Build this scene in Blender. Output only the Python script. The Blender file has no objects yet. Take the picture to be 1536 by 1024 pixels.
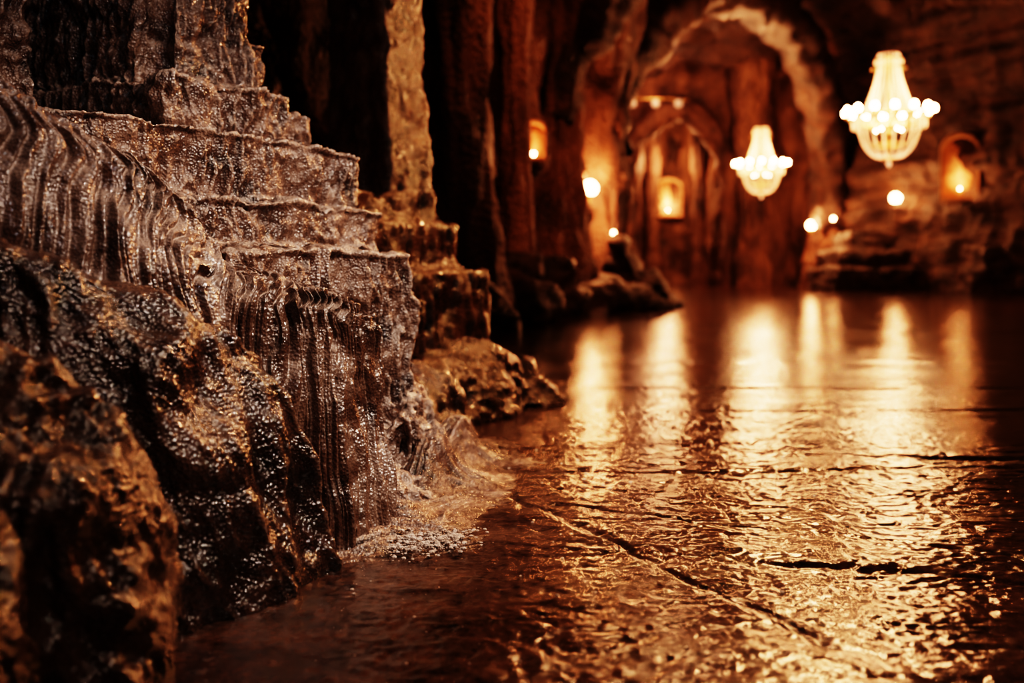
import bpy, bmesh, math, random
import numpy as np
from mathutils import Vector, Matrix
from mathutils.bvhtree import BVHTree

random.seed(7)
rng = np.random.RandomState(11)
scene = bpy.context.scene
COL = scene.collection

# ---------------------------------------------------------------- noise
_perm = rng.permutation(256)
_perm = np.concatenate([_perm, _perm, _perm])
_g = rng.normal(size=(256, 3)); _g /= np.linalg.norm(_g, axis=1)[:, None]

def pn(x, y, z):
    x = np.asarray(x, dtype=np.float64); y = np.asarray(y, dtype=np.float64) + 0*x; z = np.asarray(z, dtype=np.float64) + 0*x
    ix = np.floor(x).astype(np.int64); iy = np.floor(y).astype(np.int64); iz = np.floor(z).astype(np.int64)
    fx = x-ix; fy = y-iy; fz = z-iz
    u = fx*fx*fx*(fx*(fx*6-15)+10); v = fy*fy*fy*(fy*(fy*6-15)+10); w = fz*fz*fz*(fz*(fz*6-15)+10)
    def g(a, b, c):
        h = _perm[(_perm[(_perm[(ix+a) & 255]+iy+b) & 255]+iz+c) & 255]
        G = _g[h]
        return G[..., 0]*(fx-a)+G[..., 1]*(fy-b)+G[..., 2]*(fz-c)
    x00 = g(0,0,0)*(1-u)+g(1,0,0)*u; x10 = g(0,1,0)*(1-u)+g(1,1,0)*u
    x01 = g(0,0,1)*(1-u)+g(1,0,1)*u; x11 = g(0,1,1)*(1-u)+g(1,1,1)*u
    return ((x00*(1-v)+x10*v)*(1-w)+(x01*(1-v)+x11*v)*w)*1.6

def fbm(x, y, z, o=4, gain=0.5):
    s = 0; a = 1.0
    for i in range(o):
        s = s + a*pn(x+i*13.7, y+i*7.1, z+i*3.3); x = x*2.03; y = y*2.03; z = z*2.03; a *= gain
    return s

def ridged(x, y, z, o=3, gain=0.5):
    s = 0; a = 1.0
    for i in range(o):
        s = s + a*(1-np.abs(pn(x+i*9.7, y+i*5.1, z+i*4.3))*2.2); x = x*2.1; y = y*2.1; z = z*2.1; a *= gain
    return s

def sstep(a, b, x):
    t = np.clip((x-a)/(b-a), 0, 1); return t*t*(3-2*t)

# ---------------------------------------------------------------- mesh helpers
def add_obj(name, me, mat=None, parent=None, smooth=True):
    ob = bpy.data.objects.new(name, me); COL.objects.link(ob)
    if mat: me.materials.append(mat)
    if smooth:
        me.polygons.foreach_set('use_smooth', np.ones(len(me.polygons), dtype=bool))
    if parent: ob.parent = parent
    me.update()
    return ob

def grid_mesh(name, V, wrap=False):
    """V: (n,m,3) array"""
    n, m, _ = V.shape
    me = bpy.data.meshes.new(name)
    idx = np.arange(n*m).reshape(n, m)
    if wrap:
        idx = np.concatenate([idx, idx[:1]], axis=0)
    a = idx[:-1, :-1].ravel(); b = idx[1:, :-1].ravel(); c = idx[1:, 1:].ravel(); d = idx[:-1, 1:].ravel()
    Q = np.stack([a, b, c, d], 1)
    me.vertices.add(n*m); me.vertices.foreach_set('co', V.reshape(-1).astype(np.float32))
    me.loops.add(Q.size); me.loops.foreach_set('vertex_index', Q.ravel().astype(np.int32))
    me.polygons.add(len(Q)); me.polygons.foreach_set('loop_start', (np.arange(len(Q))*4).astype(np.int32))
    me.update(calc_edges=True); me.validate()
    return me

def empty(name, loc=(0, 0, 0)):
    e = bpy.data.objects.new(name, None); e.location = loc; e.empty_display_size = 0.2
    COL.objects.link(e); return e

def grid_normals(V):
    du = np.gradient(V, axis=0); dv = np.gradient(V, axis=1)
    N = np.cross(du, dv); N /= (np.linalg.norm(N, axis=2)[..., None]+1e-9)
    return N

def catmull(P, n):
    P = np.array(P, float); k = len(P)
    PP = np.concatenate([[2*P[0]-P[1]], P, [2*P[-1]-P[-2]]])
    t = np.linspace(0, k-1-1e-6, n); i = np.floor(t).astype(int); f = (t-i).reshape((-1,)+(1,)*(P.ndim-1))
    p0, p1, p2, p3 = PP[i], PP[i+1], PP[i+2], PP[i+3]
    return 0.5*((2*p1)+(-p0+p2)*f+(2*p0-5*p1+4*p2-p3)*f**2+(-p0+3*p1-3*p2+p3)*f**3)

def rockify(name, hulls, voxel, disp, mat, parent=None, smooth_it=4, sub=1):
    bm = bmesh.new()
    for pts in hulls:
        vs = [bm.verts.new(p) for p in pts]
        r = bmesh.ops.convex_hull(bm, input=vs)
        junk = [g for g in r['geom_interior'] if isinstance(g, bmesh.types.BMVert)]
        if junk: bmesh.ops.delete(bm, geom=junk, context='VERTS')
    bmesh.ops.recalc_face_normals(bm, faces=bm.faces)
    me = bpy.data.meshes.new('tmp'); bm.to_mesh(me); bm.free()
    ob = bpy.data.objects.new('tmp', me); COL.objects.link(ob)
    m = ob.modifiers.new('r', 'REMESH'); m.mode = 'VOXEL'; m.voxel_size = voxel
    if smooth_it:
        m = ob.modifiers.new('s', 'SMOOTH'); m.factor = 0.5; m.iterations = smooth_it
    if sub:
        m = ob.modifiers.new('u', 'SUBSURF'); m.levels = sub; m.render_levels = sub
    dg = bpy.context.evaluated_depsgraph_get(); dg.update()
    ev = ob.evaluated_get(dg)
    nm = bpy.data.meshes.new_from_object(ev)
    bpy.data.objects.remove(ob); bpy.data.meshes.remove(me)
    n = len(nm.vertices)
    co = np.empty(n*3, np.float32); nm.vertices.foreach_get('co', co); co = co.reshape(-1, 3).astype(float)
    no = np.empty(n*3, np.float32); nm.vertex_normals.foreach_get('vector', no); no = no.reshape(-1, 3).astype(float)
    co = disp(co, no)
    nm.vertices.foreach_set('co', co.ravel().astype(np.float32)); nm.name = name
    print(name, 'verts', n)
    return add_obj(name, nm, mat, parent)

def box_pts(o, d, n, s0, s1, t0, t1, z0, z1, ts=0.0):
    """box in local frame: s back along -d, t outwards along n"""
    P = []
    for s in (s0, s1):
        for t in (t0, t1):
            for z in (z0, z1):
                tt = t - (ts if z == z1 and t == max(t0, t1) else 0)
                P.append((o[0]-d[0]*s+n[0]*tt, o[1]-d[1]*s+n[1]*tt, z))
    return P

# ---------------------------------------------------------------- materials
def new_mat(name):
    m = bpy.data.materials.new(name); m.use_nodes = True
    nt = m.node_tree; nt.nodes.clear()
    return m, nt, nt.nodes, nt.links

def rock_mat(name, dark, mid, light, scale=6, rough=(0.2, 0.5), bump=0.5, bscale=60, bdist=0.01, point=None, coat=0.0, fine=260, white=None, stretch=(1, 1, 1), top=None):
    m, nt, N, L = new_mat(name)
    out = N.new('ShaderNodeOutputMaterial'); b = N.new('ShaderNodeBsdfPrincipled'); L.new(b.outputs[0], out.inputs[0])
    tc = N.new('ShaderNodeTexCoord'); mp = N.new('ShaderNodeMapping'); mp.inputs['Scale'].default_value = stretch
    L.new(tc.outputs['Object'], mp.inputs[0])
    n1 = N.new('ShaderNodeTexNoise'); n1.inputs['Scale'].default_value = scale; n1.inputs['Detail'].default_value = 8; n1.inputs['Roughness'].default_value = 0.65
    L.new(mp.outputs[0], n1.inputs['Vector'])
    cr = N.new('ShaderNodeValToRGB'); e = cr.color_ramp.elements
    e[0].position = 0.36; e[0].color = (*dark, 1); e[1].position = 0.66; e[1].color = (*light, 1)
    k = cr.color_ramp.elements.new(0.5); k.color = (*mid, 1)
    L.new(n1.outputs['Fac'], cr.inputs[0])
    col = cr.outputs[0]
    def mixin(col, facsock, c):
        mx = N.new('ShaderNodeMix'); mx.data_type = 'RGBA'
        L.new(facsock, mx.inputs['Factor']); L.new(col, mx.inputs['A']); mx.inputs['B'].default_value = (*c, 1)
        return mx.outputs['Result']
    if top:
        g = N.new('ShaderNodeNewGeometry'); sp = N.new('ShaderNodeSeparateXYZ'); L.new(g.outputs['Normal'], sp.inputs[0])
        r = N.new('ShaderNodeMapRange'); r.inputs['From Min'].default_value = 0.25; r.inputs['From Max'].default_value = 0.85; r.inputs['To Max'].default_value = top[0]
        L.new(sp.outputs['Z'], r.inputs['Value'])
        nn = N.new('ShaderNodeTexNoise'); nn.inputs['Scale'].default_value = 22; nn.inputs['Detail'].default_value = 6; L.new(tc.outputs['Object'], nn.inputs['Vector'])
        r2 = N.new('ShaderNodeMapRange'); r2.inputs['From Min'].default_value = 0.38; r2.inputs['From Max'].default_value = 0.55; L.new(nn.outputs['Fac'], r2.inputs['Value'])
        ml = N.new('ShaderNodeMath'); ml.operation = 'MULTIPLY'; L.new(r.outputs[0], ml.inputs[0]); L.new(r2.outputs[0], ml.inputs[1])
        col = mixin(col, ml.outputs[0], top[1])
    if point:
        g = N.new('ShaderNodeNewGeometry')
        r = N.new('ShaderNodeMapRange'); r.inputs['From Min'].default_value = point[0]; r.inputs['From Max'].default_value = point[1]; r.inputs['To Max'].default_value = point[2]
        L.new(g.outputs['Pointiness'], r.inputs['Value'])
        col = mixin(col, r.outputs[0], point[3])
    if white:
        n5 = N.new('ShaderNodeTexNoise'); n5.inputs['Scale'].default_value = white[0]; n5.inputs['Detail'].default_value = 10; n5.inputs['Roughness'].default_value = 0.75
        L.new(tc.outputs['Object'], n5.inputs['Vector'])
        r = N.new('ShaderNodeMapRange'); r.inputs['From Min'].default_value = white[1]; r.inputs['From Max'].default_value = white[1]+0.12; r.inputs['To Max'].default_value = white[2]
        L.new(n5.outputs['Fac'], r.inputs['Value'])
        col = mixin(col, r.outputs[0], white[3])
    L.new(col, b.inputs['Base Color'])
    n2 = N.new('ShaderNodeTexNoise'); n2.inputs['Scale'].default_value = scale*2.7; n2.inputs['Detail'].default_value = 5
    L.new(tc.outputs['Object'], n2.inputs['Vector'])
    rr = N.new('ShaderNodeMapRange'); rr.inputs['From Min'].default_value = 0.35; rr.inputs['From Max'].default_value = 0.65
    rr.inputs['To Min'].default_value = rough[0]; rr.inputs['To Max'].default_value = rough[1]
    L.new(n2.outputs['Fac'], rr.inputs['Value']); L.new(rr.outputs[0], b.inputs['Roughness'])
    n3 = N.new('ShaderNodeTexNoise'); n3.inputs['Scale'].default_value = bscale; n3.inputs['Detail'].default_value = 7; n3.inputs['Roughness'].default_value = 0.6
    L.new(mp.outputs[0], n3.inputs['Vector'])
    bp = N.new('ShaderNodeBump'); bp.inputs['Strength'].default_value = bump; bp.inputs['Distance'].default_value = bdist
    L.new(n3.outputs['Fac'], bp.inputs['Height'])
    v = N.new('ShaderNodeTexVoronoi'); v.inputs['Scale'].default_value = fine
    L.new(tc.outputs['Object'], v.inputs['Vector'])
    bp2 = N.new('ShaderNodeBump'); bp2.inputs['Strength'].default_value = bump; bp2.inputs['Distance'].default_value = 0.8/fine
    L.new(v.outputs['Distance'], bp2.inputs['Height']); L.new(bp.outputs[0], bp2.inputs['Normal'])
    L.new(bp2.outputs[0], b.inputs['Normal'])
    if coat:
        b.inputs['Coat Weight'].default_value = coat; b.inputs['Coat Roughness'].default_value = 0.09
        L.new(bp2.outputs[0], b.inputs['Coat Normal'])
    return m

def emit_mat(name, col, strength, base=(0.8, 0.6, 0.4)):
    m, nt, N, L = new_mat(name)
    out = N.new('ShaderNodeOutputMaterial'); b = N.new('ShaderNodeBsdfPrincipled'); L.new(b.outputs[0], out.inputs[0])
    b.inputs['Base Color'].default_value = (*base, 1); b.inputs['Roughness'].default_value = 0.2
    b.inputs['Emission Color'].default_value = (*col, 1); b.inputs['Emission Strength'].default_value = strength
    nz = N.new('ShaderNodeTexNoise'); nz.inputs['Scale'].default_value = 30
    bp = N.new('ShaderNodeBump'); bp.inputs['Strength'].default_value = 0.1; L.new(nz.outputs['Fac'], bp.inputs['Height']); L.new(bp.outputs[0], b.inputs['Normal'])
    return m

def metal_mat(name, col, rough=0.35):
    m, nt, N, L = new_mat(name)
    out = N.new('ShaderNodeOutputMaterial'); b = N.new('ShaderNodeBsdfPrincipled'); L.new(b.outputs[0], out.inputs[0])
    b.inputs['Metallic'].default_value = 1; b.inputs['Base Color'].default_value = (*col, 1)
    nz = N.new('ShaderNodeTexNoise'); nz.inputs['Scale'].default_value = 20
    rr = N.new('ShaderNodeMapRange'); rr.inputs['To Min'].default_value = rough*0.6; rr.inputs['To Max'].default_value = rough*1.4
    L.new(nz.outputs['Fac'], rr.inputs['Value']); L.new(rr.outputs[0], b.inputs['Roughness'])
    return m

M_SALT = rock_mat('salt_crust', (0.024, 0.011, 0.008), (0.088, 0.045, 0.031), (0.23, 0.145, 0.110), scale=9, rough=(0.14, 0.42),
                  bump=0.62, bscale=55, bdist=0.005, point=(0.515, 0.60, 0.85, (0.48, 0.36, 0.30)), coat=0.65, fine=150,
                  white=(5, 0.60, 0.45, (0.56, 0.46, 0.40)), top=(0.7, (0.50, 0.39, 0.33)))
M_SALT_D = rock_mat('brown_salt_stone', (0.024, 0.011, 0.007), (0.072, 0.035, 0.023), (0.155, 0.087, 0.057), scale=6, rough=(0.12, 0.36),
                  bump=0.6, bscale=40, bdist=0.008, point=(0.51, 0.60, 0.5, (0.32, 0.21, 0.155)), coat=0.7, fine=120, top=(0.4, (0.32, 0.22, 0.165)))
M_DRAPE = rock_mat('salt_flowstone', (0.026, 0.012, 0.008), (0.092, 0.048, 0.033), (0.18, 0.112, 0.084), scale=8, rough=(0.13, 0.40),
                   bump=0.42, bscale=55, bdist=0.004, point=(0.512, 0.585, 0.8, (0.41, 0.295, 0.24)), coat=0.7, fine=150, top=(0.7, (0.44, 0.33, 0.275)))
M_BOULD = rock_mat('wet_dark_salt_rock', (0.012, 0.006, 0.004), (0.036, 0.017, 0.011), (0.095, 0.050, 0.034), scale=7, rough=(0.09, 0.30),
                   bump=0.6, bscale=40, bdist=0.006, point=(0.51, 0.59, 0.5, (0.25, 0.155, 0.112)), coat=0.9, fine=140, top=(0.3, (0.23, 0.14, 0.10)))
M_WALL = rock_mat('salt_cave_wall', (0.032, 0.015, 0.010), (0.14, 0.071, 0.044), (0.29, 0.16, 0.103), scale=1.1, rough=(0.35, 0.65),
                  bump=0.8, bscale=5, bdist=0.12, fine=20, stretch=(1, 1, 0.6))
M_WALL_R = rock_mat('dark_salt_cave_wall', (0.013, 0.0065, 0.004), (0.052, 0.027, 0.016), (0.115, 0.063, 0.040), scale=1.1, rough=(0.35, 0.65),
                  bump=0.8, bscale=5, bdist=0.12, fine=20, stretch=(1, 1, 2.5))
M_CEIL = rock_mat('salt_cave_ceiling', (0.012, 0.006, 0.004), (0.055, 0.029, 0.019), (0.13, 0.075, 0.051), scale=0.9, rough=(0.3, 0.6),
                  bump=0.9, bscale=3, bdist=0.2, fine=12)
M_RUBBLE = rock_mat('dark_rock', (0.013, 0.007, 0.0045), (0.038, 0.019, 0.012), (0.085, 0.045, 0.029), scale=3, rough=(0.25, 0.5),
                    bump=0.7, bscale=14, bdist=0.04, fine=60)
M_NICHE = rock_mat('pale_niche_salt', (0.4, 0.22, 0.12), (0.6, 0.36, 0.2), (0.75, 0.5, 0.3), scale=5, rough=(0.4, 0.6), bump=0.5, bscale=12, bdist=0.03, fine=60)
M_BRASS = metal_mat('aged_brass', (0.6, 0.38, 0.15))
M_CHAIN = metal_mat('dark_iron_chain', (0.10, 0.07, 0.05))
M_BULB = emit_mat('bulb_glow', (1.0, 0.47, 0.23), 130)
M_CRYST = emit_mat('glowing_crystal', (1.0, 0.36, 0.18), 2.1)  # own emission stands in for bulb light caught by the crystals
M_GLOBE = emit_mat('lamp_globe', (1.0, 0.41, 0.18), 75)
M_WHITE = rock_mat('white_salt_crumbs', (0.3, 0.24, 0.21), (0.5, 0.42, 0.38), (0.7, 0.62, 0.58), scale=20, rough=(0.2, 0.5), bump=0.5, bscale=150, bdist=0.003)

# floor material
def floor_mat():
    m, nt, N, L = new_mat('wet_salt_floor')
    out = N.new('ShaderNodeOutputMaterial'); b = N.new('ShaderNodeBsdfPrincipled'); L.new(b.outputs[0], out.inputs[0])
    tc = N.new('ShaderNodeTexCoord')
    def noise(s, d=6, r=0.6, sc=None):
        n = N.new('ShaderNodeTexNoise'); n.inputs['Scale'].default_value = s; n.inputs['Detail'].default_value = d; n.inputs['Roughness'].default_value = r
        if sc:
            mp = N.new('ShaderNodeMapping'); mp.inputs['Scale'].default_value = sc; L.new(tc.outputs['Object'], mp.inputs[0]); L.new(mp.outputs[0], n.inputs['Vector'])
        else: L.new(tc.outputs['Object'], n.inputs['Vector'])
        return n
    n1 = noise(7, 14, 0.9)
    cr = N.new('ShaderNodeValToRGB'); e = cr.color_ramp.elements
    e[0].position = 0.42; e[0].color = (0.009, 0.0045, 0.003, 1); e[1].position = 0.62; e[1].color = (0.13, 0.068, 0.045, 1)
    L.new(n1.outputs['Fac'], cr.inputs[0]); L.new(cr.outputs[0], b.inputs['Base Color'])
    n2 = noise(3.0, 9, 0.75, (0.7, 1.4, 1))
    rr = N.new('ShaderNodeMapRange'); rr.inputs['From Min'].default_value = 0.42; rr.inputs['From Max'].default_value = 0.66
    rr.inputs['To Min'].default_value = 0.07; rr.inputs['To Max'].default_value = 0.24
    L.new(n2.outputs['Fac'], rr.inputs['Value']); L.new(rr.outputs[0], b.inputs['Roughness'])
    n3 = noise(6, 3, 0.5, (0.3, 1.8, 1)); n4 = noise(60, 5, 0.7, (0.55, 1.35, 1)); v = N.new('ShaderNodeTexVoronoi'); v.inputs['Scale'].default_value = 90
    L.new(tc.outputs['Object'], v.inputs['Vector'])
    b1 = N.new('ShaderNodeBump'); b1.inputs['Strength'].default_value = 0.5; b1.inputs['Distance'].default_value = 0.007; L.new(n3.outputs['Fac'], b1.inputs['Height'])
    b2 = N.new('ShaderNodeBump'); b2.inputs['Strength'].default_value = 0.7; b2.inputs['Distance'].default_value = 0.0012; L.new(n4.outputs['Fac'], b2.inputs['Height']); L.new(b1.outputs[0], b2.inputs['Normal'])
    b3 = N.new('ShaderNodeBump'); b3.inputs['Strength'].default_value = 0.4; b3.inputs['Distance'].default_value = 0.0009; L.new(v.outputs['Distance'], b3.inputs['Height']); L.new(b2.outputs[0], b3.inputs['Normal'])
    L.new(b3.outputs[0], b.inputs['Normal'])
    return m
M_FLOOR = floor_mat()

# ---------------------------------------------------------------- floor
def axis(parts):
    out = []
    for a, b, s in parts: out.append(np.arange(a, b-1e-6, s))
    return np.concatenate(out)
xs = axis([(-4, -0.7, 0.1), (-0.7, 1.5, 0.005), (1.5, 3, 0.018), (3, 14.01, 0.12)])
ys = axis([(-3.2, 1.1, 0.1), (1.1, 3.4, 0.005), (3.4, 6, 0.016), (6, 10, 0.05), (10, 36.1, 0.15)])
X, Y = np.meshgrid(xs, ys, indexing='ij')
def floor_h(X, Y):
    Z = 0.006*fbm(X*1.1, Y*1.4, 0*X, 2) + 0.0009*fbm(X*3, Y*8, 0*X+3, 3)
    near = sstep(6.0, 2.8, Y); vn = sstep(3.4, 1.8, Y)
    rough = 0.35+0.65*sstep(-0.15, 0.35, pn(X*2.3+4, Y*2.3, 0*X+1))
    slab = fbm(X*2.2+5, Y*4.0, 0*X+8, 3)
    st = np.floor(slab*3)+sstep(0.38, 0.62, slab*3-np.floor(slab*3))
    Z += near*(0.0016*st+0.0005*fbm(X*8, Y*14, 0*X+8, 2)+rough*(0.0005*fbm(X*22, Y*28, 0*X+2, 2)+(0.0008+0.0009*vn)*fbm(X*52, Y*56, 0*X, 2)))
    Z += near*((0.003+0.0015*vn)*np.clip(pn(X*34, Y*34, 0*X+5)-0.22, 0, 1)-0.007*np.clip(pn(X*24, Y*24, 0*X+15)-0.26, 0, 1))
    wob = 0.07*pn(X*1.5, Y*0.7, 0*X+5)+0.02*pn(X*7, Y*5, 0*X+9)
    for y0, sl, a, b in [(2.93, 0.04, 0.1, 9), (4.1, 0.05, 0.6, 9), (3.35, -0.16, 1.2, 9), (5.0, -0.03, 0.3, 9), (6.2, 0.02, 0, 9), (9, 0.03, 0, 12), (2.2, -0.33, 0.35, 9)]:
        m = sstep(a-0.3, a+0.2, X)*(0.35+0.65*sstep(-0.2, 0.3, pn(X*2, Y*2, 0*X+y0)))
        dd = np.abs(Y-(y0+sl*X+wob+0.012*pn(X*25, Y*25, 0*X))); wd = (0.009+0.003*y0)*(1+0.7*pn(X*9, Y*9, 0*X))
        Z += -m*0.012*np.exp(-(dd/wd)**2)
    for (x0, y0, x1, y1) in [(-0.02, 2.6, 0.55, 1.55), (0.15, 2.5, 2.0, 1.5)]:
        dx, dy = x1-x0, y1-y0; l = math.hypot(dx, dy)
        t = ((X-x0)*dx+(Y-y0)*dy)/l; dd = ((X-x0)*dy-(Y-y0)*dx)/l+1.1*wob+0.02*pn(X*16, Y*16, 0*X)
        k = 0.4+0.6*sstep(-0.2, 0.2, pn(X*5, Y*5, 0*X+3))
        Z += sstep(-0.1, 0.1, t)*(0.005*sstep(-0.03, 0.03, dd)*np.exp(-np.clip(dd, 0, 9)/0.3)-0.007*k*np.exp(-((dd+0.015)/0.012)**2))
    return Z
Z = floor_h(X, Y)
floor = add_obj('floor', grid_mesh('floor', np.stack([X, Y, Z], 2)), M_FLOOR)

# ---------------------------------------------------------------- walls
def resample(P, step):
    P = np.array(P, float); s = np.r_[0, np.cumsum(np.linalg.norm(np.diff(P, axis=0), axis=1))]
    t = np.arange(0, s[-1], step); t = np.r_[t, s[-1]]
    return np.stack([np.interp(t, s, P[:, 0]), np.interp(t, s, P[:, 1])], 1), t

def wall(name, poly, H, amp, flf, mat, step=0.09, strata=0.0, flare=0.35, seed=0.0, curve=0.0):
    P, t = resample(catmull(poly, 300), step)
    T = np.gradient(P, axis=0); T /= np.linalg.norm(T, axis=1)[:, None]
    Nn = np.stack([T[:, 1], -T[:, 0]], 1)
    z = np.arange(-0.15, H, step)
    Tt, Zz = np.meshgrid(t+seed, z, indexing='ij')
    PX = P[:, 0][:, None]+0*Zz; PY = P[:, 1][:, None]+0*Zz
    fl = ridged(Tt*flf+0.5*pn(Tt*0.6, Zz*0.5, 0*Zz), Zz*0.12, 0*Zz+seed, 3, 0.5)-0.9
    fl2 = ridged(Tt*flf*3+0.8*pn(Tt*2, Zz*1.0, 0*Zz), Zz*0.3, 0*Zz+seed+4, 2, 0.5)-0.8
    d = amp*fl+0.25*amp*fl2+0.12*fbm(PX*1.2, PY*1.2, Zz*1.2, 4)
    d += flare*np.exp(-np.clip(Zz, 0, 9)/0.6)*(0.7+0.8*fbm(PX*1.5, PY*1.5, Zz*2.5, 3))
    if strata: d += strata*np.round(2.5*pn(0*Zz+3.1, Tt*0.15, Zz*1.7))/2.5+strata*0.5*pn(Tt*0.6, 0*Zz, Zz*4)
    d += curve*np.clip(Zz-2.5, 0, 9)**2
    V = np.stack([PX+Nn[:, 0][:, None]*d, PY+Nn[:, 1][:, None]*d, Zz], 2)
    return add_obj(name, grid_mesh(name, V), mat)

wall_left = wall('wall_left', [(-3.0, -3), (-2.6, 0), (-2.3, 3), (-1.9, 6), (-1.2, 9.3), (-0.15, 12.2), (1.0, 14.4), (1.55, 15.4), (1.0, 18), (1.6, 23), (2.9, 29.5), (3.2, 31)], 7.4, 0.30, 0.9, M_WALL, curve=0.045, flare=0.4)
wall_far = wall('wall_far', [(3.0, 30.6), (3.4, 31.2), (3.7, 34), (5, 34.8), (6.5, 34.2), (6.9, 31.6), (7.4, 31), (8.3, 30.7), (9.2, 29.6)], 8, 0.22, 1.1, M_WALL, flare=0.1, seed=31)
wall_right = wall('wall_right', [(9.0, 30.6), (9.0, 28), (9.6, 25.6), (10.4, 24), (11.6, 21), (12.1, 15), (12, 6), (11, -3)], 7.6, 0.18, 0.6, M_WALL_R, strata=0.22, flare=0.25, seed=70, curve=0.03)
wall_back = wall('wall_back', [(11.2, -2.8), (8, -3.1), (3, -3.1), (-3.2, -2.8)], 7.4, 0.2, 0.8, M_WALL, step=0.2, seed=99)

# ceiling
xs = np.arange(-4, 14, 0.14); ys = np.arange(-3.5, 36.5, 0.14)
X, Y = np.meshgrid(xs, ys, indexing='ij')
cx = 3.0+0.13*Y
Z = 7.0-0.055*(X-cx)**2+0.5*np.cos(Y*0.55)*0.8+0.5*fbm(X*0.5, Y*0.5, 0*X, 4)+0.25*ridged(X*0.5+Y*0.4, Y*0.3-X*0.3, 0*X+6, 3)
Z = np.maximum(Z, 3.2)
V = np.stack([X, Y, Z], 2)[:, ::-1]
ceiling = add_obj('ceiling', grid_mesh('ceiling', V), M_CEIL)

# ---------------------------------------------------------------- carved piers and vault ribs
def pier(name, cx, cy, prof, mat, flutes=9, amp=0.06, seg=96, dz=0.05, lean=(0, 0), parent=None):
    """prof: list of (z, r)"""
    prof = np.array(prof, float); z = np.arange(prof[0, 0], prof[-1, 0], dz); r = np.interp(z, prof[:, 0], prof[:, 1])
    k = max(1, int(0.12/dz)); r = np.convolve(np.pad(r, k, 'edge'), np.ones(2*k+1)/(2*k+1), 'valid')
    a = np.linspace(0, 2*np.pi, seg, endpoint=False)
    A, Zz = np.meshgrid(a, z, indexing='ij'); R = r[None, :]+0*A
    ca, sa = np.cos(A), np.sin(A)
    ph = A*flutes+1.2*pn(ca*1.3+cx, sa*1.3+cy, Zz*0.5)*3
    R = R+amp*(np.abs(np.sin(ph/2))-0.6)+amp*1.6*fbm(ca*1.2+cx, sa*1.2+cy, Zz*0.9, 4)
    V = np.stack([cx+R*ca+lean[0]*Zz, cy+R*sa+lean[1]*Zz, Zz], 2)
    return add_obj(name, grid_mesh(name, V, wrap=True), mat, parent)

pier('carved_salt_pillar', -0.62, 9.9, [(-.1, .62), (.35, .55), (.7, .5), (1.2, .42), (2.4, .36), (4, .42), (7, .6)], M_WALL)
pier('carved_salt_pillar', 0.02, 12.0, [(-.1, .5), (.5, .35), (1.0, .25), (2.2, .18), (2.7, .13), (2.95, .2), (3.1, .16), (3.4, .22), (7, .4)], M_WALL, amp=0.03, flutes=6)
pier('carved_salt_pillar', 0.62, 13.6, [(-.1, .75), (.4, .6), (1.0, .42), (2.4, .28), (3.6, .3), (4.6, .5), (7.2, 1.0)], M_WALL, amp=0.07, flutes=8)
pier('carved_salt_pillar', 1.45, 15.3, [(-.1, .75), (.4, .6), (1.0, .4), (2.4, .3), (3.2, .34), (4.4, .6), (7.2, 1.2)], M_WALL, amp=0.07, flutes=8)
pier('carved_salt_pillar', 7.25, 30.2, [(-.1, .55), (.8, .5), (1.0, .38), (3.6, .34), (4.2, .5), (8, .8)], M_WALL, amp=0.06)
pier('carved_salt_pillar', 8.9, 28.0, [(-.1, .8), (.8, .7), (1.0, .55), (3.6, .5), (4.6, .7), (8, 1.2)], M_WALL, amp=0.08)
pier('carved_salt_pillar', 4.05, 33.0, [(-.1, .32), (.8, .28), (1.0, .2), (3.4, .18), (3.8, .3), (6.5, .3)], M_WALL, amp=0.03, flutes=6)
pier('carved_salt_pillar', 6.2, 33.0, [(-.1, .32), (.8, .28), (1.0, .2), (3.4, .18), (3.8, .3), (6.5, .3)], M_WALL, amp=0.03, flutes=6)
pier('carved_salt_pillar', 4.75, 33.8, [(-.1, .32), (.8, .28), (1.0, .2), (3.4, .18), (3.8, .3), (6.5, .3)], M_WALL, amp=0.03, flutes=6)

def sweep(name, pts, rad, mat, seg=28, n=160, amp=0.12, sq=(1, 1)):
    C = catmull(pts, n); R = catmull(np.array(rad)[:, None], n)[:, 0]
    T = np.gradient(C, axis=0); T /= np.linalg.norm(T, axis=1)[:, None]
    S = np.cross(T, np.array([0.5, 0.86, 0.0])); S /= np.linalg.norm(S, axis=1)[:, None]+1e-9
    U = np.cross(S, T)
    a = np.linspace(0, 2*np.pi, seg, endpoint=False)
    A, I = np.meshgrid(a, np.arange(n), indexing='ij')
    Rr = R[I]*(1+0.15*np.abs(np.sin(A*3)))
    P = C[I]+S[I]*(Rr*np.cos(A))[..., None]*sq[0]+U[I]*(Rr*np.sin(A))[..., None]*sq[1]
    d = amp*fbm(P[..., 0]*1.5, P[..., 1]*1.5, P[..., 2]*1.5, 4)
    P = P+(P-C[I])/Rr[..., None]*d[..., None]
    return add_obj(name, grid_mesh(name, P, wrap=True), mat)

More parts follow.
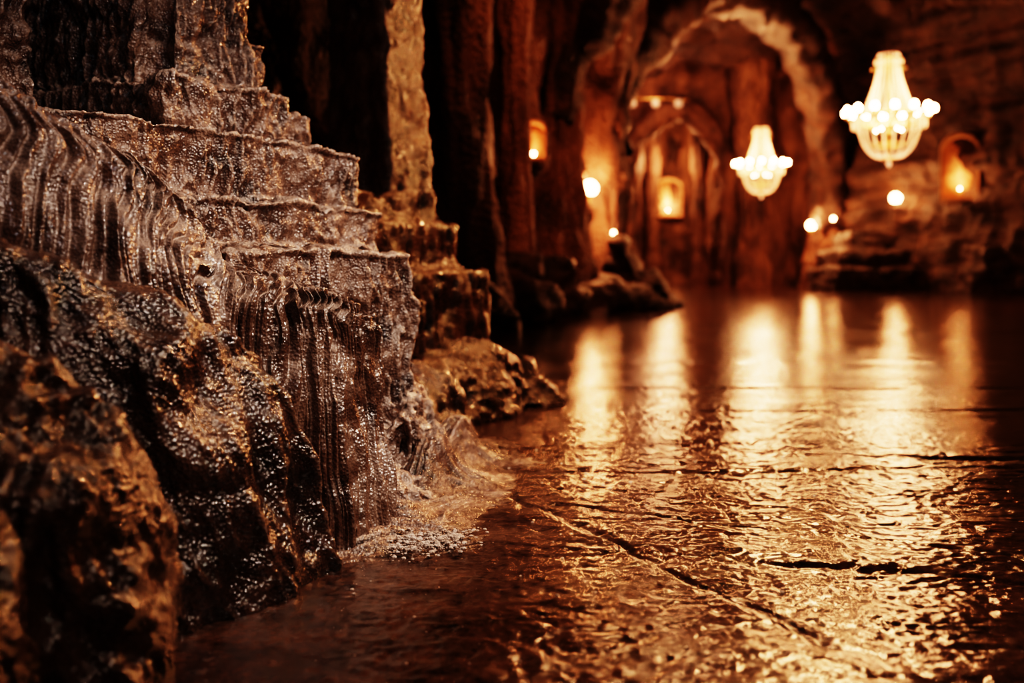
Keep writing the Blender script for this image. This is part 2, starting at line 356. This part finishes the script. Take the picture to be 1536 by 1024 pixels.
sweep('vault_arch_rib', [(1.5, 15.4, 2.4), (1.75, 15.9, 3.6), (2.6, 17, 4.9), (4.3, 19.8, 6.1), (6.9, 24.0, 6.0), (8.3, 26.5, 4.3), (8.9, 28.0, 1.5)], [.25, .3, .36, .45, .45, .45, .4], M_RUBBLE, amp=0.18)
sweep('vault_arch_rib', [(0.6, 13.6, 2.6), (1.0, 13.6, 3.8), (2.0, 14.0, 5.2), (4.0, 14.5, 6.4), (7, 14.8, 6.8)], [.25, .3, .36, .45, .5], M_WALL_R, amp=0.15)
sweep('vault_arch_rib', [(3.5, 31, 0), (3.5, 31, 3.2), (3.9, 31, 4.6), (5.1, 31, 5.5), (6.3, 31, 4.6), (6.75, 31, 3.2), (6.75, 31, 0)], [.25, .25, .3, .35, .3, .25, .25], M_WALL)
A = np.linspace(0, 1, 60); Zz = np.linspace(0, 1, 30)
ax = 3.0+A*4.4
lowz = 3.3+2.1*np.sqrt(np.clip(1-((ax-5.12)/1.7)**2, 0, 1))
V = np.zeros((60, 30, 3))
for i in range(60):
    V[i, :, 0] = ax[i]; V[i, :, 2] = lowz[i]+(8.2-lowz[i])*Zz; V[i, :, 1] = 31.2+0.25*pn(ax[i]*1.3+0*Zz, V[i, :, 2]*1.3, 0*Zz)
add_obj('wall_arch_spandrel', grid_mesh('wall_arch_spandrel', V), M_WALL)

# ---------------------------------------------------------------- rubble and ledges
def rand_hull(c, r, n=14):
    P = rng.normal(size=(n, 3)); P /= np.linalg.norm(P, axis=1)[:, None]
    return [(c[0]+p[0]*r[0], c[1]+p[1]*r[1], c[2]+p[2]*r[2]) for p in P]
def disp_bg(co, no):
    x, y, z = co.T
    d = 0.09*fbm(x*2.5, y*2.5, z*4, 4)+0.04*np.round(3*pn(x*0.5, y*0.5, z*5))/3
    return co+no*d[:, None]
H = []
for c, r in [((-.35, 9.5, .1), (.5, .5, .45)), ((0.05, 10.6, .1), (.5, .6, .5)), ((.35, 11.6, .15), (.6, .6, .6)), ((.85, 12.6, .1), (.6, .6, .5)),
             ((1.3, 13.5, .1), (.6, .5, .5)), ((1.85, 14.4, 0.1), (.5, .6, .5)), ((1.65, 14.5, .4), (.36, .5, .75)), ((2.1, 14.9, 0), (.5, .5, .3)), ((.1, 10.9, .5), (.3, .4, .5))]:
    H.append(rand_hull(c, r, 18))
rockify('rock_rubble_bank', H, 0.05, disp_bg, M_RUBBLE, smooth_it=2, sub=0)
def abox(x0, x1, y0, y1, z0, z1): return [(x, y, z) for x in (x0, x1) for y in (y0, y1) for z in (z0, z1)]
H = [abox(7.95, 10.6, 24.6, 27, -.1, .55), abox(8.2, 10.4, 25.0, 27, .5, 1.0), abox(8.6, 10.2, 25.4, 27, .9, 1.5), abox(10.2, 12.2, 22.2, 24, -.1, .5), abox(10.6, 12.2, 22.4, 24.4, .4, 1.1)]
rockify('stepped_stone_plinth', H, 0.06, disp_bg, M_RUBBLE, smooth_it=1, sub=0)

# ---------------------------------------------------------------- foreground salt formation
form = empty('salt_encrusted_rock_steps')
d = (0.49, 0.872); n = (0.872, -0.49); O3 = (-0.476, 3.0)

def disp_steps(co, no):
    x, y, z = co.T
    vert = sstep(0.95, 0.5, np.abs(no[:, 2]))
    low = sstep(0.72, 0.55, z)
    wx = 0.9*pn(x*5, y*5, z*4)+0.3*pn(x*14, y*14, z*10); wy = 0.9*pn(x*5+9, y*5+4, z*4)+0.3*pn(x*14+7, y*14, z*10)
    rib = ridged(x*17+wx, y*17+wy, z*1.8, 2, 0.5)-0.75
    rib2 = ridged(x*40+wx*1.5, y*40+wy*1.5, z*5, 2, 0.5)-0.75
    patch = sstep(-0.3, 0.2, pn(x*4.1+4, y*4.1, z*4.1+2))
    lump = fbm(x*11, y*11, z*12, 3, 0.6)
    crust = ridged(x*20+5, y*20, z*20, 2)-0.8
    rw = vert*(0.35+0.65*np.maximum(patch*0.9, low))
    d1 = 0.014*fbm(x*5, y*5, z*5, 2)
    dd = rw*(0.017*rib+0.006*rib2)+(1-0.6*rw)*(0.0105*lump+0.0055*crust)
    d4 = 0.0022*fbm(x*65, y*65, z*60, 2)
    kn = np.clip(pn(x*30+3, y*30, z*30)-0.02, 0, 1)*0.015*sstep(-0.2, 0.35, pn(x*5, y*5+7, z*5))
    pit = -0.013*sstep(0.38, 0.78, pn(x*16+8, y*16, z*16))*(1-low)
    flare = 0.03*np.exp(-np.clip(z, 0, 3)/0.05)*vert
    co = co+no*(d1+dd+d4+kn+pit+flare)[:, None]
    edge = sstep(0.10, 0.5, no[:, 2])*sstep(0.995, 0.75, no[:, 2])*sstep(0.2, 0.4, z)
    e = edge*(0.7+1.0*pn(x*12, y*12, z*3))
    co[:, 2] += 0.006*e
    co[:, 0] += 0.017*e*n[0]; co[:, 1] += 0.017*e*n[1]
    hi = sstep(0.3, 0.6, z)
    co[:, 2] += hi*0.014*fbm(x*4.5, y*4.5, 0*z, 2)
    co[:, 0] += 0.013*pn(x*4, y*4, z*7); co[:, 1] += 0.013*pn(x*4+7, y*4, z*7)
    return co

B = lambda s0, s1, t0, t1, z0, z1, ts=0.0: box_pts(O3, d, n, s0, s1, t0, t1, z0, z1, ts)
H = [
    B(0.03, 0.75, -0.8, 0.28, -0.05, 0.64, 0.05),      # lower flow block
    B(0.0, 0.95, -0.8, 0.11, 0.55, 0.765, 0.01),       # ledge
    B(-0.01, 1.5, -0.9, 0.0, 0.72, 0.935, -0.01),      # wide block
    B(0.02, 0.62, -0.9, -0.145, 0.88, 1.06, 0.0),
    B(0.18, 0.62, -0.9, -0.095, 0.88, 1.09, 0.0),
    B(0.22, 0.50, -0.9, -0.19, 1.05, 1.8, 0.02),       # shaft above
    B(0.12, 0.4, -0.9, -0.24, 1.05, 1.26, 0.01),
    B(0.30, 0.58, -0.9, -0.26, 1.05, 3.2, 0.0),
    B(0.12, 0.5, -0.9, -0.32, 1.15, 3.2, 0.0),
    B(0.80, 1.22, -1.0, -0.38, 0.9, 3.2, 0.0),         # darker column on the left
    B(1.38, 1.9, -1.0, -0.32, 0.9, 3.2, 0.0),
    [(-.26, 2.86, .26), (-.17, 2.96, 0), (-.20, 2.72, 0), (-.28, 2.66, .2), (-.5, 3.1, .2), (-.4, 3.2, 0), (-.5, 2.6, 0), (-.16, 3.0, -.03)],
    [(-.30, 2.5, .10), (-.26, 2.42, 0), (-.5, 2.3, 0), (-.5, 2.4, .2), (-.33, 2.7, .15), (-.2, 2.7, 0), (-.5, 2.7, .2), (-.5, 2.7, -.05)],
]
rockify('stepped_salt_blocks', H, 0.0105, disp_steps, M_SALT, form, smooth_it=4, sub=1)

# salt apron flowing out over the floor
xs = np.arange(-0.5, 0.40, 0.004); ys = np.arange(1.85, 3.75, 0.004)
X, Y = np.meshgrid(xs, ys, indexing='ij')
fx0 = -0.27+0.14*(Y-2.2)+0.03*pn(Y*5, 0*Y, 0*Y)
ap = np.exp(-np.clip(X-fx0, 0, 9)/0.11)*sstep(1.95, 2.2, Y)*sstep(3.7, 3.0, Y)
ap = ap*(1+0.6*pn(X*6, Y*6, 0*X))
wv = 2.5*pn(X*5, Y*5, 0*X)
flow = ridged((X*0.7-Y)*17+wv, X*2, 0*X+2, 3)-0.7
Zs = floor_h(X, Y)-0.006+ap*(0.030+0.018*flow)+ap*0.10*np.exp(-np.clip(X-fx0, 0, 9)/0.05)*sstep(2.5, 2.8, Y)*sstep(3.3, 3.0, Y)+ap*0.004*fbm(X*60, Y*60, 0*X, 3)
M_APRON = rock_mat('salt_flow_crust', (0.026, 0.013, 0.009), (0.085, 0.045, 0.031), (0.20, 0.125, 0.095), scale=11, rough=(0.14, 0.42),
                  bump=0.6, bscale=70, bdist=0.005, point=(0.51, 0.59, 0.6, (0.40, 0.29, 0.24)), coat=0.6, fine=180, white=(8, 0.56, 0.65, (0.58, 0.48, 0.42)))
add_obj('salt_apron', grid_mesh('salt_apron', np.stack([X, Y, Zs], 2)), M_APRON, form)

# second stepped base with shaft, further back
O4 = (-0.33, 4.35)
B4 = lambda s0, s1, t0, t1, z0, z1, ts=0.0: box_pts(O4, d, n, s0, s1, t0, t1, z0, z1, ts)
H = [B4(-.05, .8, -.9, .24, .25, .585, .02), B4(-.02, .8, -.9, .12, .5, .78, .01), B4(0.02, .8, -.9, 0.02, .7, .90, .01),
     [(-.34, 4.3, .85), (-.50, 4.1, .85), (-.8, 4.3, .85), (-.55, 4.8, .85), (-.45, 4.3, 2.0), (-.56, 4.15, 2.0), (-.78, 4.35, 2.0), (-.6, 4.8, 2.0), (-.50, 4.3, 3.6), (-.58, 4.2, 3.6), (-.78, 4.35, 3.6), (-.6, 4.8, 3.6)],
     B4(-.1, .9, -.9, .2, -.05, .35)]
def disp_far(co, no):
    x, y, z = co.T
    vert = sstep(0.95, 0.45, np.abs(no[:, 2]))
    up = sstep(1.0, 0.8, z)
    rib = ridged(x*15+pn(x*4, y*4, z*2), y*15, z*1.6, 3, 0.5)-0.75
    return co+no*(0.022*fbm(x*4, y*4, z*4, 4)+0.014*vert*rib*(0.35+0.65*up)+0.010*fbm(x*20, y*20, z*16, 3))[:, None]
rockify('pillar_with_stepped_base', H, 0.018, disp_far, M_SALT_D, form, smooth_it=2, sub=0)

# rocks at the foot
H = [[(-.30, 4.3, .40), (-.36, 4.0, .38), (-.18, 4.1, .30), (-.05, 4.2, .25), (0.02, 4.0, .0), (0.0, 4.35, .22), (.08, 4.2, 0), (.05, 4.7, 0), (-.6, 4.0, .3), (-.6, 3.7, 0), (-.25, 3.65, 0), (-.33, 3.7, .22), (-.6, 4.9, .3), (-.6, 4.9, 0)],
     [(-.05, 4.5, .17), (.05, 4.6, .2), (.20, 4.45, .04), (.24, 4.4, 0), (.1, 4.25, 0), (.15, 4.8, 0), (-.1, 4.4, .1), (-.1, 4.9, 0)],
     [(-.33, 3.4, .3), (-.2, 3.5, .18), (-.12, 3.45, 0), (-.2, 3.2, 0), (-.5, 3.2, .2), (-.5, 3.7, .25), (-.5, 3.3, 0), (-.3, 3.8, 0)]]
def disp_rock(co, no):
    x, y, z = co.T
    d = 0.03*fbm(x*5, y*5, z*6, 3)+0.010*(ridged(x*9+2, y*9, z*11, 3)-0.8)+0.004*fbm(x*45, y*45, z*45, 3)
    return co+no*d[:, None]
rockify('fallen_rocks', H, 0.016, disp_rock, M_BOULD, form, smooth_it=2, sub=0)

# big boulders in front
H = [[(-.84, 1.58, .64), (-.68, 1.70, .58), (-.51, 1.87, .48), (-.455, 1.93, .38), (-.375, 1.97, .2), (-.325, 1.98, 0), (-.42, 1.78, 0), (-.51, 1.62, 0), (-.54, 1.62, .28), (-.465, 1.78, .22), (-.58, 1.66, .43),
      (-1.3, 2.1, .62), (-1.3, 1.4, .66), (-.62, 2.15, .35), (-.6, 2.2, -.05), (-1.3, 2.1, -.05), (-1.3, 1.3, -.05), (-.325, 1.98, -.05), (-.42, 1.78, -.05), (-.51, 1.62, -.05)],
     [(-.70, 1.28, .51), (-.57, 1.38, .45), (-.51, 1.42, .35), (-.485, 1.47, .15), (-.48, 1.48, -.05), (-.49, 1.38, .1), (-.49, 1.2, -.05), (-.55, 1.2, .3), (-1.2, 1.5, .58), (-1.2, 1.0, .5), (-1.2, 1.0, -.05), (-1.2, 1.5, -.05), (-.62, 1.55, .3), (-.6, 1.6, -.05)],
     [(-.62, 1.10, .33), (-.545, 1.16, .25), (-.53, 1.17, .1), (-.52, 1.15, -.05), (-.52, 1.0, -.05), (-.55, 1.0, .15), (-.8, .8, .3), (-1.2, .8, .3), (-1.2, .8, -.05), (-.6, .75, -.05), (-1.2, 1.3, .4), (-1.2, 1.3, -.05)]]
def disp_boulder(co, no):
    x, y, z = co.T
    wx = 0.5*pn(x*3, y*3, z*3)
    d1 = 0.030*fbm(x*4.2+1, y*4.2, z*4.2, 2)
    fold = ridged(x*6+wx*2, y*6-wx, z*2.2+x*3, 2, 0.4)-0.8
    d2 = 0.024*fold
    fib = ridged((x+0.5*z)*22+3*wx, (y+0.4*z)*22, z*6, 2)-0.75
    d3 = 0.0055*fib
    d4 = 0.0022*fbm(x*50, y*50, z*50, 3)+0.005*fbm(x*17, y*17, z*17, 2)
    return co+no*(d1+d2+d3+d4)[:, None]
rockify('wet_boulders', H, 0.0115, disp_boulder, M_BOULD, form, smooth_it=6, sub=1)

# flowstone drapery
rows = {
 'ridge': [(-1.2, 1.5, 1.07), (-.92, 1.8, .92), (-.73, 2.0, .775), (-.665, 2.1, .675), (-.62, 2.15, .605), (-.50, 2.20, .565), (-.415, 2.26, .54), (-.35, 2.34, .485), (-.37, 2.48, .44), (-.5, 2.7, .42)],
 'mid':   [(-1.1, 1.42, .8), (-.84, 1.72, .76), (-.665, 1.90, .64), (-.60, 2.0, .56), (-.55, 2.05, .50), (-.455, 2.10, .45), (-.375, 2.2, .38), (-.320, 2.30, .28), (-.33, 2.44, .26), (-.45, 2.70, .28)],
 'foot':  [(-1.05, 1.35, .45), (-.76, 1.64, .42), (-.60, 1.82, .35), (-.53, 1.92, .2), (-.48, 1.98, .1), (-.41, 2.03, -.02), (-.33, 2.1, -.02), (-.27, 2.24, -.02), (-.27, 2.40, -.02), (-.40, 2.66, -.02)],
}
R1 = np.array(rows['ridge']); R2 = np.array(rows['mid']); R3 = np.array(rows['foot'])
R0 = R1+np.array([-.12, .14, .005]); Rb = R1+np.array([-.35, .35, -.15])
Rr = R1+np.array([0.032, -0.038, -0.020])
ctl = np.stack([Rb, R0, R1, Rr, R2, R3], 1)
nu, nv = 1250, 350
C1 = catmull(ctl, nu)
C2 = catmull(np.transpose(C1, (1, 0, 2)), nv)
V = np.transpose(C2, (1, 0, 2))
N = grid_normals(V)
if N[nu//2, nv//2, 0] < 0: N = -N
Lu = np.r_[0, np.cumsum(np.linalg.norm(np.diff(C1[:, 4], axis=0), axis=1))][:, None]+np.zeros((1, nv))
vv = np.linspace(0, 1, nv)[None, :]+np.zeros((nu, 1))
x, y, z = V[..., 0], V[..., 1], V[..., 2]
warp = 0.060*pn(Lu*4, vv*3.5, 0*vv)+0.026*pn(Lu*10, vv*9, 0*vv+3)+0.005*pn(Lu*28, vv*20, 0*vv+3)
q = (Lu+warp+0.08*(vv-0.5))
rb = ridged(q*20, vv*1.8, 0*vv+1, 2, 0.55)-0.8
ph = q*np.pi/0.022+2.6*pn(Lu*9, vv*3, 0*vv)
rb2 = (np.abs(np.sin(ph))**0.7-0.6)*(0.85+0.8*pn(Lu*12, vv*5, 0*vv+2))
rb3 = ridged(q*75, vv*6, 0*vv+6, 2, 0.5)-0.75
rw = sstep(0.34, 0.52, vv)*(0.8+0.2*sstep(-0.4, 0.3, pn(Lu*4, vv*3, 0*vv+7)))
D = 0.020*fbm(x*5, y*5, z*5, 2)+0.004*fbm(x*19, y*19, z*14, 2)+rw*(0.013*rb+0.016*rb2+0.0025*rb3)+0.008*(1-rw)*(ridged(x*18, y*18, z*18, 2)-0.8)+0.0015*fbm(x*60, y*60, z*60, 2)
D += 0.012*np.clip(pn(x*32, y*32, z*32), 0, 1)*sstep(0.62, 0.40, vv)
V = V+N*D[..., None]
add_obj('flowstone_drapery', grid_mesh('flowstone_drapery', V), M_DRAPE, form)

# white salt crumbs on floor
bm = bmesh.new()
for i in range(1400):
    a = rng.rand(); cx0 = -0.25+0.13*rng.rand()+0.03*rng.normal(); cy0 = 2.11+0.045*rng.normal()+(cx0+.25)*0.6
    if i > 1050: cx0 = -0.3+1.5*rng.rand()**1.5; cy0 = 1.5+1.9*rng.rand()
    r = 0.001+0.0045*rng.rand()**5
    fz = float(floor_h(np.array([cx0]), np.array([cy0]))[0])
    if i <= 1050: fz += 0.014*math.exp(-((cx0+.22)/.06)**2)*rng.rand()+0.008
    else: r *= 0.6
    res = bmesh.ops.create_icosphere(bm, subdivisions=1, radius=r)
    for v in res['verts']:
        v.co = Vector((v.co.x*(1+.8*rng.rand()), v.co.y*(1+.8*rng.rand()), v.co.z*0.7)) + Vector((cx0, cy0, fz+r*0.4))
me = bpy.data.meshes.new('salt_crumbs'); bm.to_mesh(me); bm.free()
add_obj('salt_crumbs', me, M_WHITE, form, smooth=False)

# ---------------------------------------------------------------- lamps
def light(name, typ, loc, power, col, size=0.1, parent=None, target=None, spot=None):
    l = bpy.data.lights.new(name, typ); l.energy = power; l.color = col
    if typ == 'AREA': l.size = size
    else: l.shadow_soft_size = size
    if spot: l.spot_size = spot; l.spot_blend = 0.8
    o = bpy.data.objects.new(name, l); COL.objects.link(o); o.location = loc
    if target is not None:
        o.rotation_euler = (Vector(target)-Vector(loc)).to_track_quat('-Z', 'Y').to_euler()
    if parent: o.parent = parent
    return o

def bm_obj(name, fn, mat, parent):
    bm = bmesh.new(); fn(bm); me = bpy.data.meshes.new(name); bm.to_mesh(me); bm.free()
    return add_obj(name, me, mat, parent)

def ring(bm, R, r, z, seg=48, ms=8):
    vs = [[bm.verts.new(((R+r*math.cos(b))*math.cos(a), (R+r*math.cos(b))*math.sin(a), z+r*math.sin(b))) for b in [2*math.pi*j/ms for j in range(ms)]] for a in [2*math.pi*i/seg for i in range(seg)]]
    for i in range(seg):
        for j in range(ms):
            bm.faces.new((vs[i][j], vs[(i+1) % seg][j], vs[(i+1) % seg][(j+1) % ms], vs[i][(j+1) % ms]))
def bead(bm, p, r, st=1.4):
    vs = [bm.verts.new((p[0]+a*r, p[1]+b*r, p[2]+c*r*st)) for a, b, c in ((1,0,0),(0,1,0),(-1,0,0),(0,-1,0),(0,0,1),(0,0,-1))]
    for i in range(4):
        bm.faces.new((vs[i], vs[(i+1) % 4], vs[4])); bm.faces.new((vs[(i+1) % 4], vs[i], vs[5]))
def tube(bm, pts, r, seg=6):
    rings = []
    for k, p in enumerate(pts):
        p = Vector(p); t = (Vector(pts[min(k+1, len(pts)-1)])-Vector(pts[max(k-1, 0)])).normalized()
        s = t.orthogonal().normalized(); u = t.cross(s)
        rings.append([bm.verts.new(p+s*r*math.cos(2*math.pi*j/seg)+u*r*math.sin(2*math.pi*j/seg)) for j in range(seg)])
    for a, b in zip(rings, rings[1:]):
        for j in range(seg): bm.faces.new((a[j], a[(j+1) % seg], b[(j+1) % seg], b[j]))

ORANGE = (1.0, 0.34, 0.13)
def chandelier(x, y, z, zceil, power):
    e = empty('crystal_chandelier', (x, y, z))
    def frame(bm):
        ring(bm, .20, .02, .92); ring(bm, .26, .012, .78); ring(bm, .5, .025, 0.02); ring(bm, .30, .015, -.45); ring(bm, .10, .02, -.68)
        tube(bm, [(0, 0, 1.0), (0, 0, -.7)], .03, 8)
        for i in range(14):
            a = 2*math.pi*i/14; c, s = math.cos(a), math.sin(a)
            tube(bm, [(c*r, s*r, zz) for r, zz in ((.05, -.1), (.25, -.16), (.45, -.12), (.60, -.02), (.64, 0.03))], .014)
    bm_obj('frame', frame, M_BRASS, e)
    def chain(bm):
        k = 0; zz = 1.0
        while z+zz < zceil:
            pts = [(math.cos(t)*.018*(k % 2 == 0), math.cos(t)*.018*(k % 2), zz+.05+math.sin(t)*.05) for t in [2*math.pi*i/8 for i in range(9)]]
            tube(bm, pts, .004, 5); zz += .08; k += 1
    bm_obj('chain', chain, M_CHAIN, e)
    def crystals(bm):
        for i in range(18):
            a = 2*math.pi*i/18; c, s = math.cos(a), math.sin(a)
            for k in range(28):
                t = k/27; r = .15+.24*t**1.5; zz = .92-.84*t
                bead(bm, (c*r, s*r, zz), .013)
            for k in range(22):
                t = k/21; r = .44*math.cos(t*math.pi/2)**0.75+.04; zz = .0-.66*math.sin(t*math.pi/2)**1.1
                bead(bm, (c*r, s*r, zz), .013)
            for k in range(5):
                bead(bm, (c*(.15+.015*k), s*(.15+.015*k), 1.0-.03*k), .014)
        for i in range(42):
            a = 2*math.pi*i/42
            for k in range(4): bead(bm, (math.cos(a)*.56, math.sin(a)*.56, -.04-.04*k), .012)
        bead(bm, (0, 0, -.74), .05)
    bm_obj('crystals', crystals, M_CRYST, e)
    def bulbs(bm):
        for i in range(14):
            a = 2*math.pi*i/14
            bmesh.ops.create_uvsphere(bm, u_segments=12, v_segments=8, radius=.05, matrix=Matrix.Translation((math.cos(a)*.66, math.sin(a)*.66, .10)) @ Matrix.Diagonal((1, 1, 1.3, 1)))
        for i in range(5):
            a = 2*math.pi*i/5
            bmesh.ops.create_uvsphere(bm, u_segments=10, v_segments=6, radius=.02, matrix=Matrix.Translation((math.cos(a)*.2, math.sin(a)*.2, -.2)))
    bm_obj('bulbs', bulbs, M_BULB, e)
    def cups(bm):
        for i in range(14):
            a = 2*math.pi*i/14
            bmesh.ops.create_cone(bm, segments=10, radius1=.02, radius2=.04, depth=.05, cap_ends=True, matrix=Matrix.Translation((math.cos(a)*.66, math.sin(a)*.66, .04)))
    bm_obj('candle_cups', cups, M_BRASS, e)
    light('chandelier_light', 'POINT', (0, 0, 0.2), power, (1.0, 0.37, 0.155), 0.3, parent=e)
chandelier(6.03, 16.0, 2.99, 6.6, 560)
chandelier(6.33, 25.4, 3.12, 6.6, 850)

def bvh_of(obs):
    vs = []; fs = []
    for ob in obs:
        o = len(vs); vs += [v.co.copy() for v in ob.data.vertices]; fs += [[o+i for i in p.vertices] for p in ob.data.polygons]
    return BVHTree.FromPolygons(vs, fs)
tree = bvh_of([wall_left, wall_far, wall_right]+[o for o in COL.objects if o.name.startswith(('carved_salt_pillar', 'vault_arch'))])
def mount(x, y, z, back=0.0):
    """from the camera position, find the wall face towards the lamp position"""
    o = Vector((0, 0, 0.6)); dr = (Vector((x, y, z))-o).normalized()
    hit = tree.ray_cast(o, dr)
    if hit[0] is None: return Vector((x, y, z))
    return hit[0]-dr*back

def sconce(x, y, z, r, power, out=0.14):
    p = mount(x, y, z, out)
    e = empty('wall_sconce', p)
    e.rotation_euler = (0, 0, -math.atan2(p.x, p.y))
    def metal(bm):
        bmesh.ops.create_cone(bm, segments=16, radius1=r*.7, radius2=r*.5, depth=.04, cap_ends=True, matrix=Matrix.Translation((0, out, -r*1.6)) @ Matrix.Rotation(math.pi/2, 4, 'X'))
        tube(bm, [(0, out, -r*1.6), (0, out*.5, -r*2.0), (0, 0, -r*1.7), (0, 0, -r)], .012, 8)
        bmesh.ops.create_cone(bm, segments=14, radius1=r*.25, radius2=r*.6, depth=r*.4, cap_ends=True, matrix=Matrix.Translation((0, 0, -r*.95)))
    bm_obj('bracket', metal, M_BRASS, e)
    bm_obj('globe', lambda bm: bmesh.ops.create_uvsphere(bm, u_segments=20, v_segments=14, radius=r), M_GLOBE, e)
    light('sconce_light', 'POINT', (0, -r*2.4, r*.5), power, ORANGE, r*.8, parent=e)
sconce(1.09, 14.0, 1.70, .115, 130, 0.3)
sconce(8.38, 28, 1.76, .12, 80, 0.3)
sconce(8.96, 27.9, 1.94, .05, 20, 0.2)
sconce(9.4, 24.5, 2.28, .13, 80, 0.3)
sconce(1.38, 13.6, 1.06, .03, 6)

def niche(x, y, z, w, h, power):
    p = mount(x, y, z, 0.42)
    e = empty('lit_wall_niche', p); e.rotation_euler = (0, 0, -math.atan2(p.x, p.y))
    def fr(bm):
        prof = [(-w/2, -h/2), (-w/2, h*.25)]+[(-w/2*math.cos(t), h*.25+h*.25*math.sin(t)) for t in [math.pi*i/10 for i in range(1, 10)]]+[(w/2, h*.25), (w/2, -h/2)]
        k = 1.15
        a = [bm.verts.new((px, 0, pz)) for px, pz in prof]; b = [bm.verts.new((px*k, 0, pz*k)) for px, pz in prof]
        c = [bm.verts.new((px, .36, pz)) for px, pz in prof]; d2 = [bm.verts.new((px*k, .5, pz*k)) for px, pz in prof]
        m = len(prof)
        for i in range(m):
            j = (i+1) % m
            bm.faces.new((a[i], a[j], b[j], b[i])); bm.faces.new((a[i], c[i], c[j], a[j])); bm.faces.new((b[i], b[j], d2[j], d2[i]))
        bm.faces.new(c)
    bm_obj('frame', fr, M_NICHE, e)
    def lamp(bm):
        bmesh.ops.create_uvsphere(bm, u_segments=12, v_segments=8, radius=.03, matrix=Matrix.Translation((0, .12, -h*.36)))
    bm_obj('lamp', lamp, M_GLOBE, e)
    light('niche_light', 'POINT', (0, 0.10, -h*.25), power, ORANGE, .05, parent=e)
niche(.28, 13, 2.25, .28, .45, 9)
niche(10.3, 23, 2.9, .75, 1.4, 32)
niche(5.3, 34, 2.95, .9, 1.2, 90)

e = empty('vault_spotlights', (4.3, 30.0, 5.5))
def vl(bm):
    for i in range(3):
        bmesh.ops.create_uvsphere(bm, u_segments=12, v_segments=8, radius=.13, matrix=Matrix.Translation((-.7+.7*i, 0, 0)))
M_DIM = emit_mat('dim_vault_lamp', (1.0, 0.5, 0.3), 0.4, base=(0.3, 0.2, 0.15))
bm_obj('lamps', vl, M_DIM, e)
def vb(bm): tube(bm, [(-1., 0, .1), (-.4, 0, .14), (.4, 0, .14), (1., 0, .1)], .02)
bm_obj('rail', vb, M_BRASS, e)
light('vault_light', 'POINT', (0, -.6, .1), 100, (1, .42, .24), .3, parent=e)
light('vault_light_inner', 'POINT', (0.8, 3.0, -1.5), 320, (1, .40, .18), .3, parent=e)

# unseen lights added to brighten the crust, near floor and hall
light('added_key_light', 'SPOT', (1.25, 2.0, 2.3), 280, (1.0, 0.80, 0.67), 0.06, target=(-.45, 2.5, .5), spot=0.85)  # added key light on the salt, no fixture
light('added_front_fill', 'AREA', (0.7, 0.8, 2.2), 17, (1.0, 0.72, 0.56), 0.2, target=(-.5, 2.0, .3))  # added weak fill from the camera side
light('added_orange_fill', 'SPOT', (1.6, 5.0, 2.4), 320, (1.0, 0.40, 0.16), 0.08, target=(-.45, 3.0, .8), spot=1.3)  # added stand-in for the hall's orange light on the salt
light('added_floor_glints', 'SPOT', (0.7, 4.6, 2.3), 60, (1.0, 0.42, 0.18), 0.05, target=(0.05, 1.75, 0), spot=0.8)  # added for glints on the near floor
light('added_cool_glints', 'SPOT', (-0.35, 0.9, 2.4), 14, (0.75, 0.87, 1.0), 0.03, target=(-1.0, 2.4, .9), spot=1.1)  # added for cool glints at upper left
light('added_hall_fill', 'POINT', (3.6, 11.0, 5.6), 80, ORANGE, 0.4)  # added general fill for the hall
light('added_pillar_fill', 'SPOT', (3.2, 7.0, 5.6), 950, ORANGE, 0.2, target=(-.1, 12.0, 2.0), spot=0.8)  # added to brighten the left wall and pillars

# world
w = bpy.data.worlds.new('cave_dark'); scene.world = w; w.use_nodes = True
bg = w.node_tree.nodes['Background']; bg.inputs[0].default_value = (0.25, 0.12, 0.06, 1); bg.inputs[1].default_value = 0.02

# camera
cam = bpy.data.cameras.new('camera'); co = bpy.data.objects.new('camera', cam); COL.objects.link(co)
co.location = (0, 0, 0.6); co.rotation_euler = (math.radians(90), 0, 0)
cam.sensor_width = 36; cam.lens = 36*1500/1536; cam.shift_y = -112/1536
cam.clip_start = 0.05
cam.dof.use_dof = True; cam.dof.focus_distance = 2.2; cam.dof.aperture_fstop = 2.1
scene.camera = co
scene.view_settings.view_transform = 'Filmic'
for lk in ('Very High Contrast', 'Filmic - Very High Contrast'):
    try:
        scene.view_settings.look = lk; break
    except Exception as ex: print(ex)
scene.view_settings.exposure = 0.0
